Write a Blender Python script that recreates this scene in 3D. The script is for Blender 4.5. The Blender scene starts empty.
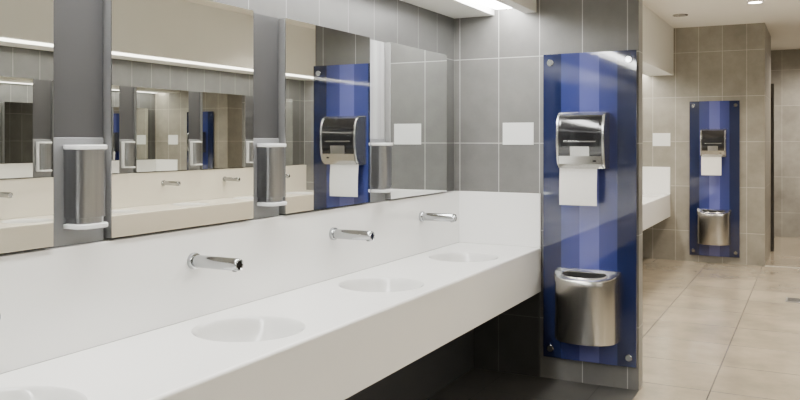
import bpy, bmesh, math
from mathutils import Vector, Matrix
S=bpy.context.scene
COL=S.collection
H=1.483          # eye height
WX=-2.07         # mirror / splash plane of the basin wall
OX=1.95          # same plane on the opposite wall
Y1=4.856         # first divider wall face
Y2=10.35         # second divider wall face
CEIL=H+1.38
SOF=H+0.80

# ------------------------------------------------------------ materials
def new_mat(name):
    m=bpy.data.materials.new(name); m.use_nodes=True
    return m, m.node_tree.nodes, m.node_tree.links, m.node_tree.nodes['Principled BSDF']
def pmat(name,col,rough=0.5,metal=0.0,noise=0.0,nscale=20,coat=0.0,emit=None,es=0,bump=0.0,stretch=None,spec=None):
    m,N,L,b=new_mat(name)
    b.inputs['Base Color'].default_value=(*col,1); b.inputs['Roughness'].default_value=rough
    b.inputs['Metallic'].default_value=metal; b.inputs['Coat Weight'].default_value=coat
    if spec is not None: b.inputs['Specular IOR Level'].default_value=spec
    if emit: 
        b.inputs['Emission Color'].default_value=(*emit,1); b.inputs['Emission Strength'].default_value=es
    if noise or bump:
        t=N.new('ShaderNodeTexCoord'); mp=N.new('ShaderNodeMapping'); n=N.new('ShaderNodeTexNoise')
        L.new(t.outputs['Object'],mp.inputs['Vector']); L.new(mp.outputs['Vector'],n.inputs['Vector'])
        if stretch: mp.inputs['Scale'].default_value=stretch
        n.inputs['Scale'].default_value=nscale; n.inputs['Detail'].default_value=4
        if noise:
            mx=N.new('ShaderNodeMix'); mx.data_type='RGBA'
            mx.inputs['A'].default_value=(*[c*(1-noise) for c in col],1)
            mx.inputs['B'].default_value=(*[min(1,c*(1+noise)) for c in col],1)
            L.new(n.outputs['Fac'],mx.inputs['Factor']); L.new(mx.outputs['Result'],b.inputs['Base Color'])
        if bump:
            bp=N.new('ShaderNodeBump'); bp.inputs['Strength'].default_value=bump; bp.inputs['Distance'].default_value=0.002
            L.new(n.outputs['Fac'],bp.inputs['Height']); L.new(bp.outputs['Normal'],b.inputs['Normal'])
    return m
def tile_mat(name,axes,w,h,ou,ov,c1,c2,mort,rough=0.35,ms=0.003,mott=0.12,nscale=3.0,spec=0.5,coat=0.0):
    m,N,L,b=new_mat(name)
    b.inputs['Coat Weight'].default_value=coat; b.inputs['Coat Roughness'].default_value=0.10
    g=N.new('ShaderNodeNewGeometry'); sp=N.new('ShaderNodeSeparateXYZ'); cb=N.new('ShaderNodeCombineXYZ')
    L.new(g.outputs['Position'],sp.inputs[0])
    for i,(a,o) in enumerate(zip(axes,(ou,ov))):
        s=N.new('ShaderNodeMath'); s.operation='SUBTRACT'; s.inputs[1].default_value=o
        L.new(sp.outputs[a],s.inputs[0]); L.new(s.outputs[0],cb.inputs[i])
    br=N.new('ShaderNodeTexBrick'); br.offset=0; br.squash=1
    br.inputs['Scale'].default_value=1; br.inputs['Brick Width'].default_value=w; br.inputs['Row Height'].default_value=h
    br.inputs['Mortar Size'].default_value=ms; br.inputs['Mortar Smooth'].default_value=0.2
    br.inputs['Color1'].default_value=(*c1,1); br.inputs['Color2'].default_value=(*c2,1); br.inputs['Mortar'].default_value=(*mort,1)
    L.new(cb.outputs[0],br.inputs['Vector'])
    n=N.new('ShaderNodeTexNoise'); n.inputs['Scale'].default_value=nscale; n.inputs['Detail'].default_value=6; n.inputs['Roughness'].default_value=0.65
    L.new(g.outputs['Position'],n.inputs['Vector'])
    mr=N.new('ShaderNodeMapRange'); mr.inputs['From Min'].default_value=0.3; mr.inputs['From Max'].default_value=0.7
    mr.inputs['To Min'].default_value=1-mott; mr.inputs['To Max'].default_value=1+mott
    L.new(n.outputs['Fac'],mr.inputs['Value'])
    vm=N.new('ShaderNodeVectorMath'); vm.operation='SCALE'
    L.new(br.outputs['Color'],vm.inputs[0]); L.new(mr.outputs[0],vm.inputs['Scale'])
    L.new(vm.outputs[0],b.inputs['Base Color'])
    b.inputs['Roughness'].default_value=rough; b.inputs['Specular IOR Level'].default_value=spec
    bp=N.new('ShaderNodeBump'); bp.invert=True; bp.inputs['Strength'].default_value=0.4; bp.inputs['Distance'].default_value=0.002
    L.new(br.outputs['Fac'],bp.inputs['Height']); L.new(bp.outputs['Normal'],b.inputs['Normal'])
    return m
G1=(0.140,0.138,0.132); G2=(0.165,0.163,0.155); GM=(0.42,0.42,0.40)
M_tY=tile_mat('tile_grey_cross','XZ',0.27,0.545,WX,0.373,G1,G2,GM,mott=0.2)
M_tYshade=tile_mat('tile_shaded_cross','XZ',0.27,0.545,WX,0.373,(0.045,0.045,0.044),(0.052,0.052,0.05),(0.10,0.10,0.095),mott=0.2)  # shaded copy of the grey cross tile
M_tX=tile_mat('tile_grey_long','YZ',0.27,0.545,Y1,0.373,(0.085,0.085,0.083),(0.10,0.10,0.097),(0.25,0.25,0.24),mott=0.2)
M_tW=tile_mat('tile_taupe_cross','XZ',0.27,0.545,WX,0.373,(0.245,0.227,0.190),(0.290,0.270,0.228),(0.50,0.46,0.40),mott=0.22)
M_tG=tile_mat('tile_pale_cross','XZ',0.27,0.545,WX,0.373,(0.30,0.29,0.26),(0.34,0.33,0.30),(0.54,0.52,0.48),mott=0.22)
M_floor=tile_mat('floor_tile','XY',0.6,0.6,-0.55,0.25,(0.370,0.317,0.236),(0.425,0.368,0.280),(0.13,0.112,0.09),rough=0.18,ms=0.004,mott=0.24,nscale=2.2,coat=0.3)
M_floorshade=tile_mat('floor_tile_shaded','XY',0.6,0.6,-0.55,0.25,(0.05,0.048,0.045),(0.06,0.057,0.053),(0.02,0.02,0.02),rough=0.3,ms=0.004,mott=0.3,nscale=2.4)  # floor tile darkened to paint in the bay's shadow
M_ceil=pmat('ceiling_paint',(0.85,0.83,0.78),0.8,noise=0.02,nscale=6)
M_sof=pmat('soffit_paint',(0.82,0.82,0.79),0.6,noise=0.02,nscale=6)
M_white=pmat('solid_surface',(0.90,0.90,0.885),0.2,noise=0.01,nscale=8,coat=0.2)
M_cream=pmat('solid_surface_cream',(0.74,0.70,0.61),0.25,noise=0.01,nscale=8,coat=0.2)
M_basin=pmat('basin_shaded',(0.68,0.68,0.665),0.18,noise=0.01,nscale=8,coat=0.3)  # counter white darkened: bowl shading put into the colour
M_mirror=pmat('mirror_silver',(0.84,0.86,0.85),0.0,metal=1.0)
M_alu=pmat('mirror_edge',(0.45,0.45,0.45),0.3,metal=0.8)
M_col=pmat('column_laminate',(0.07,0.07,0.074),0.28,metal=0.35,noise=0.08,nscale=5,stretch=(1,1,0.2))
M_colb=pmat('column_sheen',(0.62,0.63,0.64),0.25,metal=0.4,noise=0.45,nscale=26,stretch=(1,1,0.05))  # column finish made pale and streaky, a bright reflection painted in
M_chrome=pmat('chrome',(0.42,0.43,0.44),0.08,metal=1.0)
M_steel=pmat('brushed_steel',(0.50,0.49,0.47),0.25,metal=1.0,noise=0.18,nscale=60,stretch=(1,1,0.04))
M_steelv=pmat('satin_steel',(0.34,0.345,0.355),0.28,metal=1.0,noise=0.22,nscale=50,stretch=(1,1,0.03))
M_plastic=pmat('white_plastic',(0.68,0.69,0.70),0.3)
M_grey=pmat('light_grey_plate',(0.21,0.215,0.225),0.35,metal=0.2)
M_black=pmat('black_plastic',(0.012,0.012,0.014),0.15,coat=0.5)
M_smoke=pmat('smoked_window',(0.012,0.012,0.014),0.08,coat=0.4)
M_silver=pmat('silver_plastic',(0.47,0.47,0.455),0.18,metal=0.9)
M_paper=pmat('paper',(0.83,0.82,0.79),0.9,noise=0.03,nscale=40,bump=0.15)
M_dark=pmat('bin_interior',(0.01,0.01,0.01),0.6)
M_sign=pmat('sign_white',(0.80,0.81,0.80),0.4)
M_thresh=pmat('threshold_metal',(0.6,0.57,0.5),0.35,metal=0.5)
M_endshade=pmat('wall_end_shade',(0.05,0.047,0.043),0.4)  # dark tone for painted shade at the far divider's end
M_under=pmat('under_shade_dark',(0.03,0.03,0.031),0.5,noise=0.1,nscale=6)  # near-black tone for painted shadow under the counters
M_emit=pmat('lamp_cool',(1,1,1),0.5,emit=(1.0,0.99,0.965),es=40)
M_emit2=pmat('lamp_soft_warm',(1,1,1),0.5,emit=(1.0,0.95,0.85),es=32)
M_emitw=pmat('lamp_warm',(1,1,1),0.5,emit=(1.0,0.93,0.80),es=40)
M_dim=pmat('lamp_off',(0.25,0.24,0.22),0.4)
# blue glass, reflected light painted into the colour as vertical bands
def blue_mat():
    m,N,L,b=new_mat('blue_glass')
    t=N.new('ShaderNodeTexCoord'); sp=N.new('ShaderNodeSeparateXYZ'); r=N.new('ShaderNodeValToRGB')
    L.new(t.outputs['Generated'],sp.inputs[0]); L.new(sp.outputs['X'],r.inputs['Fac'])
    e=r.color_ramp.elements
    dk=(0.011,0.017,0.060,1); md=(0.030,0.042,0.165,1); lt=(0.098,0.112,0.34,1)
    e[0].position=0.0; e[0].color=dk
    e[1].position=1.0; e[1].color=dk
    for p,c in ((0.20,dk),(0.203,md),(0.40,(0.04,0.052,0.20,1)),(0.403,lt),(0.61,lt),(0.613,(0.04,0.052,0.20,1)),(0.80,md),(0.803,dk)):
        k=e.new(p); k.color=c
    L.new(r.outputs['Color'],b.inputs['Base Color'])
    b.inputs['Roughness'].default_value=0.05; b.inputs['Coat Weight'].default_value=1.0
    return m
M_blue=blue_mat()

# ------------------------------------------------------------ mesh helpers
def finish(name,bm,mat,parent=None,smooth=False,bevel=0,seg=2,angle=35):
    bmesh.ops.recalc_face_normals(bm,faces=bm.faces)
    me=bpy.data.meshes.new(name); bm.to_mesh(me); bm.free()
    if mat: me.materials.append(mat)
    o=bpy.data.objects.new(name,me); COL.objects.link(o)
    if smooth:
        for p in me.polygons: p.use_smooth=True
        me.set_sharp_from_angle(angle=math.radians(angle))
    if bevel:
        md=o.modifiers.new('bevel','BEVEL'); md.width=bevel; md.segments=seg; md.limit_method='ANGLE'; md.angle_limit=math.radians(40)
    if parent: o.parent=parent
    return o
def add_box(bm,a,b):
    x0,y0,z0=[min(p,q) for p,q in zip(a,b)]; x1,y1,z1=[max(p,q) for p,q in zip(a,b)]
    v=[bm.verts.new(p) for p in ((x0,y0,z0),(x1,y0,z0),(x1,y1,z0),(x0,y1,z0),(x0,y0,z1),(x1,y0,z1),(x1,y1,z1),(x0,y1,z1))]
    for f in ((0,3,2,1),(4,5,6,7),(0,1,5,4),(1,2,6,5),(2,3,7,6),(3,0,4,7)): bm.faces.new([v[i] for i in f])
def box(name,a,b,mat,parent=None,bevel=0,seg=2):
    bm=bmesh.new(); add_box(bm,a,b); return finish(name,bm,mat,parent,smooth=bevel>0,bevel=bevel,seg=seg)
def lathe(name,prof,mat,parent=None,axis='Z',loc=(0,0,0),n=40,bm=None,fin=True):
    bm=bm or bmesh.new(); rings=[]
    def P(r,h,a):
        c,s=r*math.cos(a),r*math.sin(a)
        p={'Z':(c,s,h),'X':(h,c,s),'Y':(c,h,s)}[axis]
        return (p[0]+loc[0],p[1]+loc[1],p[2]+loc[2])
    for r,h in prof:
        if r<1e-6: rings.append([bm.verts.new(P(0,h,0))])
        else: rings.append([bm.verts.new(P(r,h,2*math.pi*i/n)) for i in range(n)])
    for A,B in zip(rings,rings[1:]):
        for i in range(n):
            j=(i+1)%n
            if len(A)==1 and len(B)>1: bm.faces.new((A[0],B[i],B[j]))
            elif len(B)==1 and len(A)>1: bm.faces.new((A[i],A[j],B[0]))
            elif len(A)>1: bm.faces.new((A[i],A[j],B[j],B[i]))
    return finish(name,bm,mat,parent,smooth=True) if fin else bm
def prism(name,pts,axis,a0,a1,mat,parent=None,bevel=0,smooth=True):
    bm=bmesh.new()
    def P(u,v,w): return {'X':(w,u,v),'Y':(u,w,v),'Z':(u,v,w)}[axis]
    A=[bm.verts.new(P(u,v,a0)) for u,v in pts]; B=[bm.verts.new(P(u,v,a1)) for u,v in pts]
    bm.faces.new(A); bm.faces.new(B[::-1]); n=len(pts)
    for i in range(n):
        j=(i+1)%n; bm.faces.new((A[i],A[j],B[j],B[i]))
    return finish(name,bm,mat,parent,smooth=smooth,bevel=bevel,angle=30)
def empty(name,loc=(0,0,0),rz=0):
    e=bpy.data.objects.new(name,None); e.empty_display_size=0.1; e.location=loc; e.rotation_euler[2]=rz; COL.objects.link(e); return e
def tag(o,label,cat,group=None):
    o['label']=label; o['category']=cat
    if group: o['group']=group
def struct(o): o['kind']='structure'; return o
def copy_thing(root,loc,rz=0):
    r=root.copy(); COL.objects.link(r); r.location=loc; r.rotation_euler[2]=rz
    for c in root.children:
        k=c.copy(); COL.objects.link(k); k.parent=r; k.matrix_parent_inverse=c.matrix_parent_inverse.copy()
    return r

# ------------------------------------------------------------ shell
YB=-2.6; YE=13.6; XL=-2.11; XR=1.99
struct(box('floor',(XL-0.15,YB-0.1,-0.1),(XR+0.15,YE+0.1,0),M_floor))
struct(box('ceiling',(XL-0.15,YB-0.1,CEIL),(XR+0.15,YE+0.1,CEIL+0.1),M_ceil))
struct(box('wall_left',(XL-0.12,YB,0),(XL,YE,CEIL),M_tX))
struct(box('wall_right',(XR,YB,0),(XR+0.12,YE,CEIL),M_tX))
struct(box('wall_front',(XL-0.12,YB-0.1,0),(XR+0.12,YB,CEIL),M_tY))
struct(box('wall_back',(XL-0.12,YE,0),(XR+0.12,YE+0.1,CEIL),M_tG))
struct(box('wall_divider',(XL,Y1,0),(-0.925,Y1+0.12,CEIL),M_tY))
struct(box('wall_divider_far',(XL,Y2,0),(-0.523,Y2+1.45,CEIL),M_tW))
struct(box('wall_divider_opposite',(0.85,9.0,0),(XR,9.12,CEIL),M_tY))
# soffits above the basins, each with a lamp slot
SX=0.52
k=1
for x0,s,ya,yb,sa,sb,me_,lab in ((WX,1,YB,Y1,0.24,0.44,M_emit,'cool'),(WX,1,Y1+0.12,Y2,0.03,0.21,M_emit2,'warm'),(OX,-1,YB,9.0,0.24,0.44,M_emit2,'warm')):
    wall=XL if s>0 else XR
    bm=bmesh.new()
    add_box(bm,(wall,ya,SOF),(x0+s*sa,yb,CEIL))
    add_box(bm,(x0+s*sb,ya,SOF),(x0+s*SX,yb,CEIL))
    add_box(bm,(x0+s*sa,ya,SOF+0.06),(x0+s*sb,yb,CEIL))
    struct(finish('trim_%d'%k,bm,M_sof)); k+=1
    L0=box('strip_light',(x0+s*(sa+0.03),ya+0.05,SOF+0.03),(x0+s*(sb-0.03),yb-0.05,SOF+0.06),me_)
    tag(L0,'long %s white strip light recessed in the soffit over the basins'%lab,'light','soffit strip lights')
struct(box('trim_4',(-0.523,Y2-0.03,0.0),(XR,Y2+0.03,0.006),M_thresh))
struct(box('trim_40',(XL,YB,0.0),(-0.925,Y1,0.003),M_floorshade))  # thin added slab, painted shadow on the first bay's floor
struct(box('trim_41',(-0.523,Y2+1.41,0.0),(-0.485,Y2+1.45,H+0.75),M_endshade))  # added dark post, stands in for shade on the wall end
struct(box('trim_42',(WX+0.10,Y1-0.006,0.003),(WX+0.545,Y1,0.535),M_tYshade))  # added sheet, painted shade on the divider below the counter

# ------------------------------------------------------------ vanity
CT=0.813; CB=0.535
def vanity(x0,s,ya,yb,centers,label,CD=0.55,R=0.20,BCX=0.28,mat=None,zf=0.0):
    mat=mat or M_white
    root=empty('vanity_counter',(x0,(ya+yb)/2,0)); ox,oy=x0,(ya+yb)/2
    W=lambda lx,y,z:(s*lx,y-oy,z)
    bm=bmesh.new(); n=96; e=0.012
    bounds=[ya]+[(a+b)/2 for a,b in zip(centers,centers[1:])]+[yb]
    for ci,cy in enumerate(centers):
        u0,u1=0,CD-e; v0,v1=bounds[ci],bounds[ci+1]
        angs=[2*math.pi*i/n for i in range(n)]
        for (cu,cv) in ((u0,v0),(u0,v1),(u1,v0),(u1,v1)):
            a=math.atan2(cv-cy,cu-BCX)%(2*math.pi); angs.append(a)
        angs=sorted(set(angs)); N_=len(angs)
        outer=[];inner=[]
        for a in angs:
            c,sn=math.cos(a),math.sin(a); t=1e9
            if c>1e-9: t=min(t,(u1-BCX)/c)
            if c<-1e-9: t=min(t,(u0-BCX)/c)
            if sn>1e-9: t=min(t,(v1-cy)/sn)
            if sn<-1e-9: t=min(t,(v0-cy)/sn)
            outer.append(bm.verts.new(W(BCX+c*t,cy+sn*t,CT))); inner.append(bm.verts.new(W(BCX+c*R,cy+sn*R,CT)))
        for i in range(N_):
            j=(i+1)%N_; bm.faces.new((outer[i],outer[j],inner[j],inner[i]))
    prof=[(CD-e,CT),(CD-e*0.6,CT-e*0.08),(CD-e*0.29,CT-e*0.29),(CD-e*0.08,CT-e*0.6),(CD,CT-e),(CD,CB+0.004),(CD-0.004,CB),(0.0,CB)]
    A=[bm.verts.new(W(u,ya,z)) for u,z in prof]; B=[bm.verts.new(W(u,yb,z)) for u,z in prof]
    for i in range(len(prof)-1): bm.faces.new((A[i],A[i+1],B[i+1],B[i]))
    c0=bm.verts.new(W(0,ya,CT)); c1=bm.verts.new(W(0,yb,CT))
    bm.faces.new(A+[c0]); bm.faces.new(B+[c1])
    finish('countertop',bm,mat,root,smooth=True)
    bp=[(0,0),(0.003,-0.0008),(0.007,-0.0035),(0.012,-0.0095),(0.018,-0.020),(0.025,-0.036),(0.034,-0.056),(0.046,-0.078),(0.064,-0.098),(0.088,-0.114),(0.120,-0.126),(0.150,-0.132)]
    prof=[(R-r,CT+z) for r,z in bp if R-r>0.02]+[(0,CT-0.135)]
    for cy in centers:
        b=lathe('basin',prof,M_basin,root,loc=W(BCX,cy,0),n=96)
        for p in b.data.polygons: p.flip()
    a_=W(0.0,ya,zf); b_=W(0.10,yb,CB)
    box('under_counter_shade',a_,b_,M_under,root)  # added dark box down to the floor, painted deep shadow under the counter
    tag(root,label,'counter')
    return root
P=0.98
vanity(WX,1,YB,Y1,[4.25-P*i for i in range(7)][::-1],'long white solid surface counter with round moulded basins under mirrors',zf=0.003)
vanity(WX,1,Y1+0.12,Y2,[9.76-P*i for i in range(5)][::-1],'white solid surface basin counter in the second bay',CD=0.48,R=0.18,BCX=0.25)
vanity(OX,-1,0.0,9.0,[8.4-P*i for i in range(9)][::-1],'cream solid surface basin counter seen in the mirrors',mat=M_cream)
def splash(a,b,lab,mat=None):
    o=box('backsplash',a,b,mat or M_white,bevel=0.003); tag(o,lab,'backsplash'); return o
splash((XL,YB,CT),(WX,Y1,1.149),'white backsplash panel behind the basins')
splash((WX,Y1-0.014,CT),(WX+0.55,Y1,1.149),'short white backsplash return on the tiled divider')
splash((XL,Y1+0.12,CT),(WX,Y2,1.149),'white backsplash panel in the second bay')
splash((WX,Y2-0.014,CT),(WX+0.48,Y2,1.149),'short white backsplash return in the second bay')
splash((OX,0.0,CT),(XR,9.0,1.149),'cream backsplash panel on the facing wall',M_cream)

# ------------------------------------------------------------ mirrors
MB,MT,MW=1.159,2.018,0.752
def mirror_master():
    r=box('wall_mirror',(-0.04,-MW/2,MB),(0.004,MW/2,MT),M_alu)
    box('mirror_glass',(0.004,-MW/2,MB),(0.008,MW/2,MT),M_mirror,r)
    return r
mm=mirror_master(); tag(mm,'large frameless rectangular wall mirror above a basin','mirror','wall mirrors over the basins')
mirs=[4.250-P*i for i in range(6)]
mm.location=(WX,mirs[0],0)
for y in mirs[1:]: copy_thing(mm,(WX,y,0))
for i in range(5): copy_thing(mm,(WX,9.76-P*i,0))
for i in range(7): copy_thing(mm,(OX,8.29-P*i,0),math.pi)
k=5
for i in range(6):
    y=mirs[0]-P/2-P*i
    struct(box('trim_%d'%k,(XL,y-(P-MW)/2+0.004,1.149),(XL+0.012,y+(P-MW)/2-0.004,MT),M_colb if i==0 else M_col)); k+=1
for i in range(6):
    y=8.29-P/2-P*i
    struct(box('trim_%d'%k,(XR,y-(P-MW)/2+0.004,1.149),(XR-0.012,y+(P-MW)/2-0.004,MT),M_col)); k+=1

# ------------------------------------------------------------ soap dispenser (front +x, back at x=0)
def rounded_rect(w,d,r,n=6):
    pts=[(0,-w/2)]
    for i in range(n+1):
        a=-math.pi/2+math.pi/2*i/n; pts.append((d-r+r*math.cos(a),-w/2+r+r*math.sin(a)))
    for i in range(n+1):
        a=math.pi/2*i/n; pts.append((d-r+r*math.cos(a),w/2-r+r*math.sin(a)))
    pts.append((0,w/2)); return pts
def soap_master():
    r=empty('soap_dispenser')
    box('back_plate',(0,-0.102,-0.318),(0.008,0.102,0.022),M_grey,r,bevel=0.002)
    sh=0.008
    prism('body',[(x+sh,y) for x,y in rounded_rect(0.114,0.078,0.034,10)],'Z',-0.230,-0.016,M_steelv,r,bevel=0.0015)
    prism('lid',[(x+sh,y) for x,y in rounded_rect(0.124,0.083,0.036,10)],'Z',-0.016,-0.001,M_plastic,r,bevel=0.003)
    prism('drip_tray',[(x+sh,y) for x,y in rounded_rect(0.122,0.086,0.034,10)],'Z',-0.264,-0.249,M_plastic,r,bevel=0.003)
    box('side_frame',(sh,0.0572,-0.255),(0.050,0.063,-0.01),M_plastic,r,bevel=0.002)
    prism('push_bar',[(x+0.010,y) for x,y in rounded_rect(0.100,0.066,0.028,8)],'Z',-0.249,-0.230,M_steelv,r,bevel=0.002)
    return r
sm=soap_master(); tag(sm,'brushed steel soap dispenser with white lid on grey column','soap dispenser','soap dispensers between the mirrors')
cx=XL+0.012
ys=[mirs[0]-P/2-P*i+0.004 for i in range(5)]
SZ=H-0.014
sm.location=(cx,ys[0],SZ)
for y in ys[1:]: copy_thing(sm,(cx,y,SZ))
for i in range(6): copy_thing(sm,(XR-0.012,8.29-P/2-P*i,SZ),math.pi)

# ------------------------------------------------------------ faucet
def faucet_master():
    r=empty('wall_faucet')
    lathe('flange',[(0,0),(0.030,0),(0.031,0.002),(0.031,0.014),(0.029,0.018),(0.024,0.019),(0.0,0.019)],M_chrome,r,axis='X')
    lathe('spout',[(0.0,0.019),(0.0235,0.019),(0.0235,0.205),(0.023,0.217),(0.0215,0.222),(0.018,0.224),(0.016,0.2205),(0,0.2205)],M_chrome,r,axis='X')
    lathe('nozzle',[(0.0,-0.022),(0.009,-0.022),(0.0105,-0.021),(0.0105,-0.016),(0,-0.016)],M_black,r,axis='Z',loc=(0.20,0,-0.003))
    return r
fm=faucet_master(); tag(fm,'chrome wall mounted tube faucet over a basin','faucet','wall faucets over the basins')
FZ=H-0.452
fm.location=(WX,4.27,FZ)
for i in range(1,5): copy_thing(fm,(WX,4.27-P*i,FZ))
for i in range(6): copy_thing(fm,(OX,8.29-P*i,FZ),math.pi)

# ------------------------------------------------------------ panel unit (front -y)
PW=0.565
def panel_master():
    r=empty('glass_panel')
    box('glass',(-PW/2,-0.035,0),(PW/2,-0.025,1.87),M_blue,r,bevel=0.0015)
    for x in (-PW/2+0.045,PW/2-0.045):
        for z in (0.055,1.815):
            b=lathe('standoff_bolt',[(0,0),(0.010,0),(0.010,-0.0249),(0.0,-0.0249)],M_chrome,None,axis='Y',n=24)
            bm=bmesh.new(); bm.from_mesh(b.data)
            lathe('x',[(0,-0.0351),(0.019,-0.0351),(0.021,-0.037),(0.021,-0.042),(0.018,-0.046),(0,-0.046)],None,axis='Y',n=24,bm=bm,fin=False)
            bm.to_mesh(b.data); bm.free()
            for p in b.data.polygons: p.use_smooth=True
            b.data.set_sharp_from_angle(angle=math.radians(35))
            b.location=(x,0,z); b.parent=r
    return r
def towel_master():
    r=empty('paper_towel_dispenser'); w=0.285
    P0=[(0,0),(-0.06,0.0),(-0.105,0.006),(-0.132,0.030),(-0.146,0.075),(-0.152,0.130),(-0.154,0.190),(-0.150,0.245),(-0.142,0.285),(-0.125,0.312),(-0.098,0.326),(-0.05,0.33),(0,0.33)]
    cy,cz=-0.07,0.165
    def prof(k=0.0):
        return [((y-cy)*(1+k/0.08)+cy if y<0 else y,(z-cz)*(1+k/0.165)+cz) for y,z in P0]
    prism('housing',prof(),'X',-w/2+0.014,w/2-0.014,M_black,r)
    for s in (-1,1):
        prism('side_cheek',prof(0.005),'X',s*(w/2-0.016),s*(w/2),M_silver,r,bevel=0.005)
    def band(name,i0,i1,off,x0,x1,mat):
        p=prof(0.0); seg=p[i0:i1+1]; out=[]
        for i,(y,z) in enumerate(seg):
            g=i0+i; a=Vector(p[max(0,g-1)]); b=Vector(p[min(len(p)-1,g+1)]); t=(b-a).normalized(); n=Vector((-t.y,t.x))
            if n.dot(Vector((y-cy,z-cz)))<0: n=-n
            out.append((y+n.x*off,z+n.y*off))
        return prism(name,seg+out[::-1],'X',x0,x1,mat,r)
    q=w/2-0.016
    band('lower_band',1,4,0.007,-q,q,M_silver)
    band('upper_band',9,11,0.005,-q,q,M_silver)
    band('window',5,8,0.004,-q+0.014,q-0.014,M_smoke)
    band('window_divider',4,5,0.006,-q+0.07,q-0.07,M_silver)
    box('roll_guide',(-q+0.03,-0.160,0.155),(q-0.03,-0.155,0.163),M_silver,r,bevel=0.001)
    box('lock',(0.075,-0.148,0.040),(0.093,-0.139,0.050),M_black,r,bevel=0.001)
    bm=bmesh.new(); rows=12; pw=0.112; xo=-0.022
    F=[];Bk=[]
    for i in range(rows+1):
        t=i/rows; z=0.012-0.232*t; y=-0.100-0.010*math.sin(t*2.2)
        F.append([bm.verts.new((xo+dx,y,z)) for dx in (-pw,-pw/3,pw/3,pw)])
        Bk.append([bm.verts.new((xo+dx,y+0.0015,z)) for dx in (-pw,-pw/3,pw/3,pw)])
    for i in range(rows):
        for j in range(3):
            bm.faces.new((F[i][j],F[i][j+1],F[i+1][j+1],F[i+1][j])); bm.faces.new((Bk[i][j],Bk[i+1][j],Bk[i+1][j+1],Bk[i][j+1]))
        bm.faces.new((F[i][0],F[i+1][0],Bk[i+1][0],Bk[i][0])); bm.faces.new((F[i][3],Bk[i][3],Bk[i+1][3],F[i+1][3]))
    for j in range(3): bm.faces.new((F[-1][j],F[-1][j+1],Bk[-1][j+1],Bk[-1][j]))
    finish('paper_sheet',bm,M_paper,r,smooth=True)
    return r
def bin_master():
    r=empty('waste_bin'); n=40
    TILT=0.042
    zt=lambda y,k: TILT*k*(1+y/0.195)
    def ring(bm,wx,dy,z,k=0):
        pts=[]
        for i in range(n+1):
            a=math.pi*i/n; c,s=math.cos(a),math.sin(a)
            y=-dy*(abs(s)**0.75)
            pts.append((wx*math.copysign(abs(c)**0.75,c),y,z+zt(y,k)))
        return [bm.verts.new(p) for p in pts]
    def loft(bm,rs):
        for A,B in zip(rs,rs[1:]):
            m=len(A)
            for i in range(m):
                j=(i+1)%m; bm.faces.new((A[i],A[j],B[j],B[i]))
    bm=bmesh.new()
    rs=[ring(bm,w,d,z,k) for w,d,z,k in ((0.186,0.190,0.0,0),(0.190,0.194,0.003,0),(0.191,0.195,0.008,0),(0.188,0.192,0.345,1))]
    loft(bm,rs); bm.faces.new(rs[0][::-1]); finish('body',bm,M_steel,r,smooth=True)
    def oval(bm,w,d,z,k=1):
        pts=[]
        for i in range(n+1):
            ang=-(math.pi*i/n*1.36-0.565)
            y=-0.094+d*math.sin(ang)
            pts.append((w*math.cos(ang),y,z+zt(y,k)))
        return [bm.verts.new(p) for p in pts]
    bm=bmesh.new()
    rs=[ring(bm,0.188,0.192,0.335,1),ring(bm,0.193,0.197,0.337,1),ring(bm,0.193,0.197,0.366,1),ring(bm,0.190,0.194,0.370,1),ring(bm,0.186,0.190,0.371,1)]
    rs+= [oval(bm,0.138,0.070,0.373),oval(bm,0.134,0.067,0.377),oval(bm,0.130,0.064,0.377),oval(bm,0.127,0.062,0.358)]
    loft(bm,rs); finish('lid',bm,M_steel,r,smooth=True)
    bm=bmesh.new()
    rs=[oval(bm,0.1265,0.0615,0.374),oval(bm,0.11,0.05,0.20,0)]
    loft(bm,rs); bm.faces.new(rs[1]); finish('liner',bm,M_dark,r,smooth=True)
    return r
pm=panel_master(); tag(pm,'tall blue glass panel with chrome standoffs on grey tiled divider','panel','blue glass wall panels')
tm=towel_master(); tag(tm,'black and silver paper towel dispenser on blue glass panel','towel dispenser','paper towel dispensers')
bn=bin_master(); tag(bn,'half round brushed steel waste bin on blue glass panel','waste bin','wall mounted waste bins')
px1=-1.213; px2=-1.078
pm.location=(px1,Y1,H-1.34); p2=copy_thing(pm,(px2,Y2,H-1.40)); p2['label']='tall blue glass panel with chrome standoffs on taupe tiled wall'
tm.location=(px1-0.015,Y1-0.0352,H-0.168); t2=copy_thing(tm,(px2,Y2-0.0352,H-0.20))
bn.location=(px1-0.002,Y1-0.0352,H-1.195); b2=copy_thing(bn,(px2,Y2-0.0352,H-1.245))

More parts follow.
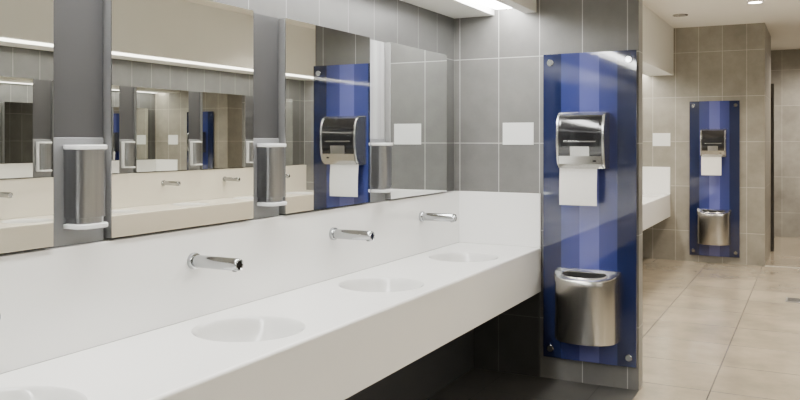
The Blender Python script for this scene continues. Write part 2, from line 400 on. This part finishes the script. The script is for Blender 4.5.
# signs
for (a,b) in (((-1.772,Y1-0.004,H-0.03),(-1.568,Y1,H+0.11)),((-1.80,Y2-0.004,H-0.075),(-1.59,Y2,H+0.085))):
    o=box('wall_sign',a,b,M_sign,bevel=0.001); tag(o,'small blank white plate on the tiled wall','sign','blank white wall plates')
# ------------------------------------------------------------ ceiling fittings
def downlight(x,y,on=True):
    r=empty('downlight',(x,y,CEIL))
    lathe('trim_ring',[(0.062,-0.002),(0.064,-0.008),(0.08,-0.008),(0.083,-0.003),(0.083,0.0)],M_plastic if on else M_silver,r)
    lathe('lamp_face',[(0,-0.004),(0.063,-0.004)],M_emitw if on else M_dim,r)
    tag(r,'round recessed ceiling downlight, '+('lit' if on else 'unlit'),'light','ceiling downlights')
for x,y in ((-0.53,8.75),(-0.3,5.8),(0.1,2.6),(0.1,-0.6),(0.3,12.4),(0.7,7.2)): downlight(x,y)
downlight(-1.32,9.28,False)
def spot(x,y,e,size=2.4,col=(1,0.885,0.74)):
    l=bpy.data.lights.new('downlight_beam','SPOT'); l.energy=e; l.spot_size=size; l.spot_blend=0.8; l.shadow_soft_size=0.06; l.color=col
    o=bpy.data.objects.new('downlight_beam',l); o.location=(x,y,CEIL-0.03); COL.objects.link(o)
spot(-0.53,8.75,230); spot(-0.3,5.8,150); spot(0.1,2.6,30,col=(1,0.95,0.88)); spot(0.1,-0.6,30,col=(1,0.95,0.88)); spot(0.3,12.4,380,size=2.9); spot(0.7,7.2,80)
# floor drain
bm=bmesh.new(); add_box(bm,(-0.24,8.15,0),(-0.02,8.37,0.004))
o=finish('floor_drain',bm,M_alu); tag(o,'square dark metal drain grate in the floor tiles','drain')
for i in range(6):
    box('grate_slot',(-0.225,8.175+i*0.033,0.004),(-0.035,8.19+i*0.033,0.0055),M_dark,o)

w=bpy.data.worlds.new('world'); S.world=w; w.use_nodes=True
w.node_tree.nodes['Background'].inputs[0].default_value=(0.9,0.95,1,1); w.node_tree.nodes['Background'].inputs[1].default_value=0.2

cam=bpy.data.cameras.new('camera'); co=bpy.data.objects.new('camera',cam); COL.objects.link(co)
co.location=(0,0,H); co.rotation_euler=(math.pi/2,0,math.atan(415/802)); cam.lens=36*802/800; cam.sensor_width=36; cam.shift_y=-60/800
cam.clip_start=0.05; S.camera=co
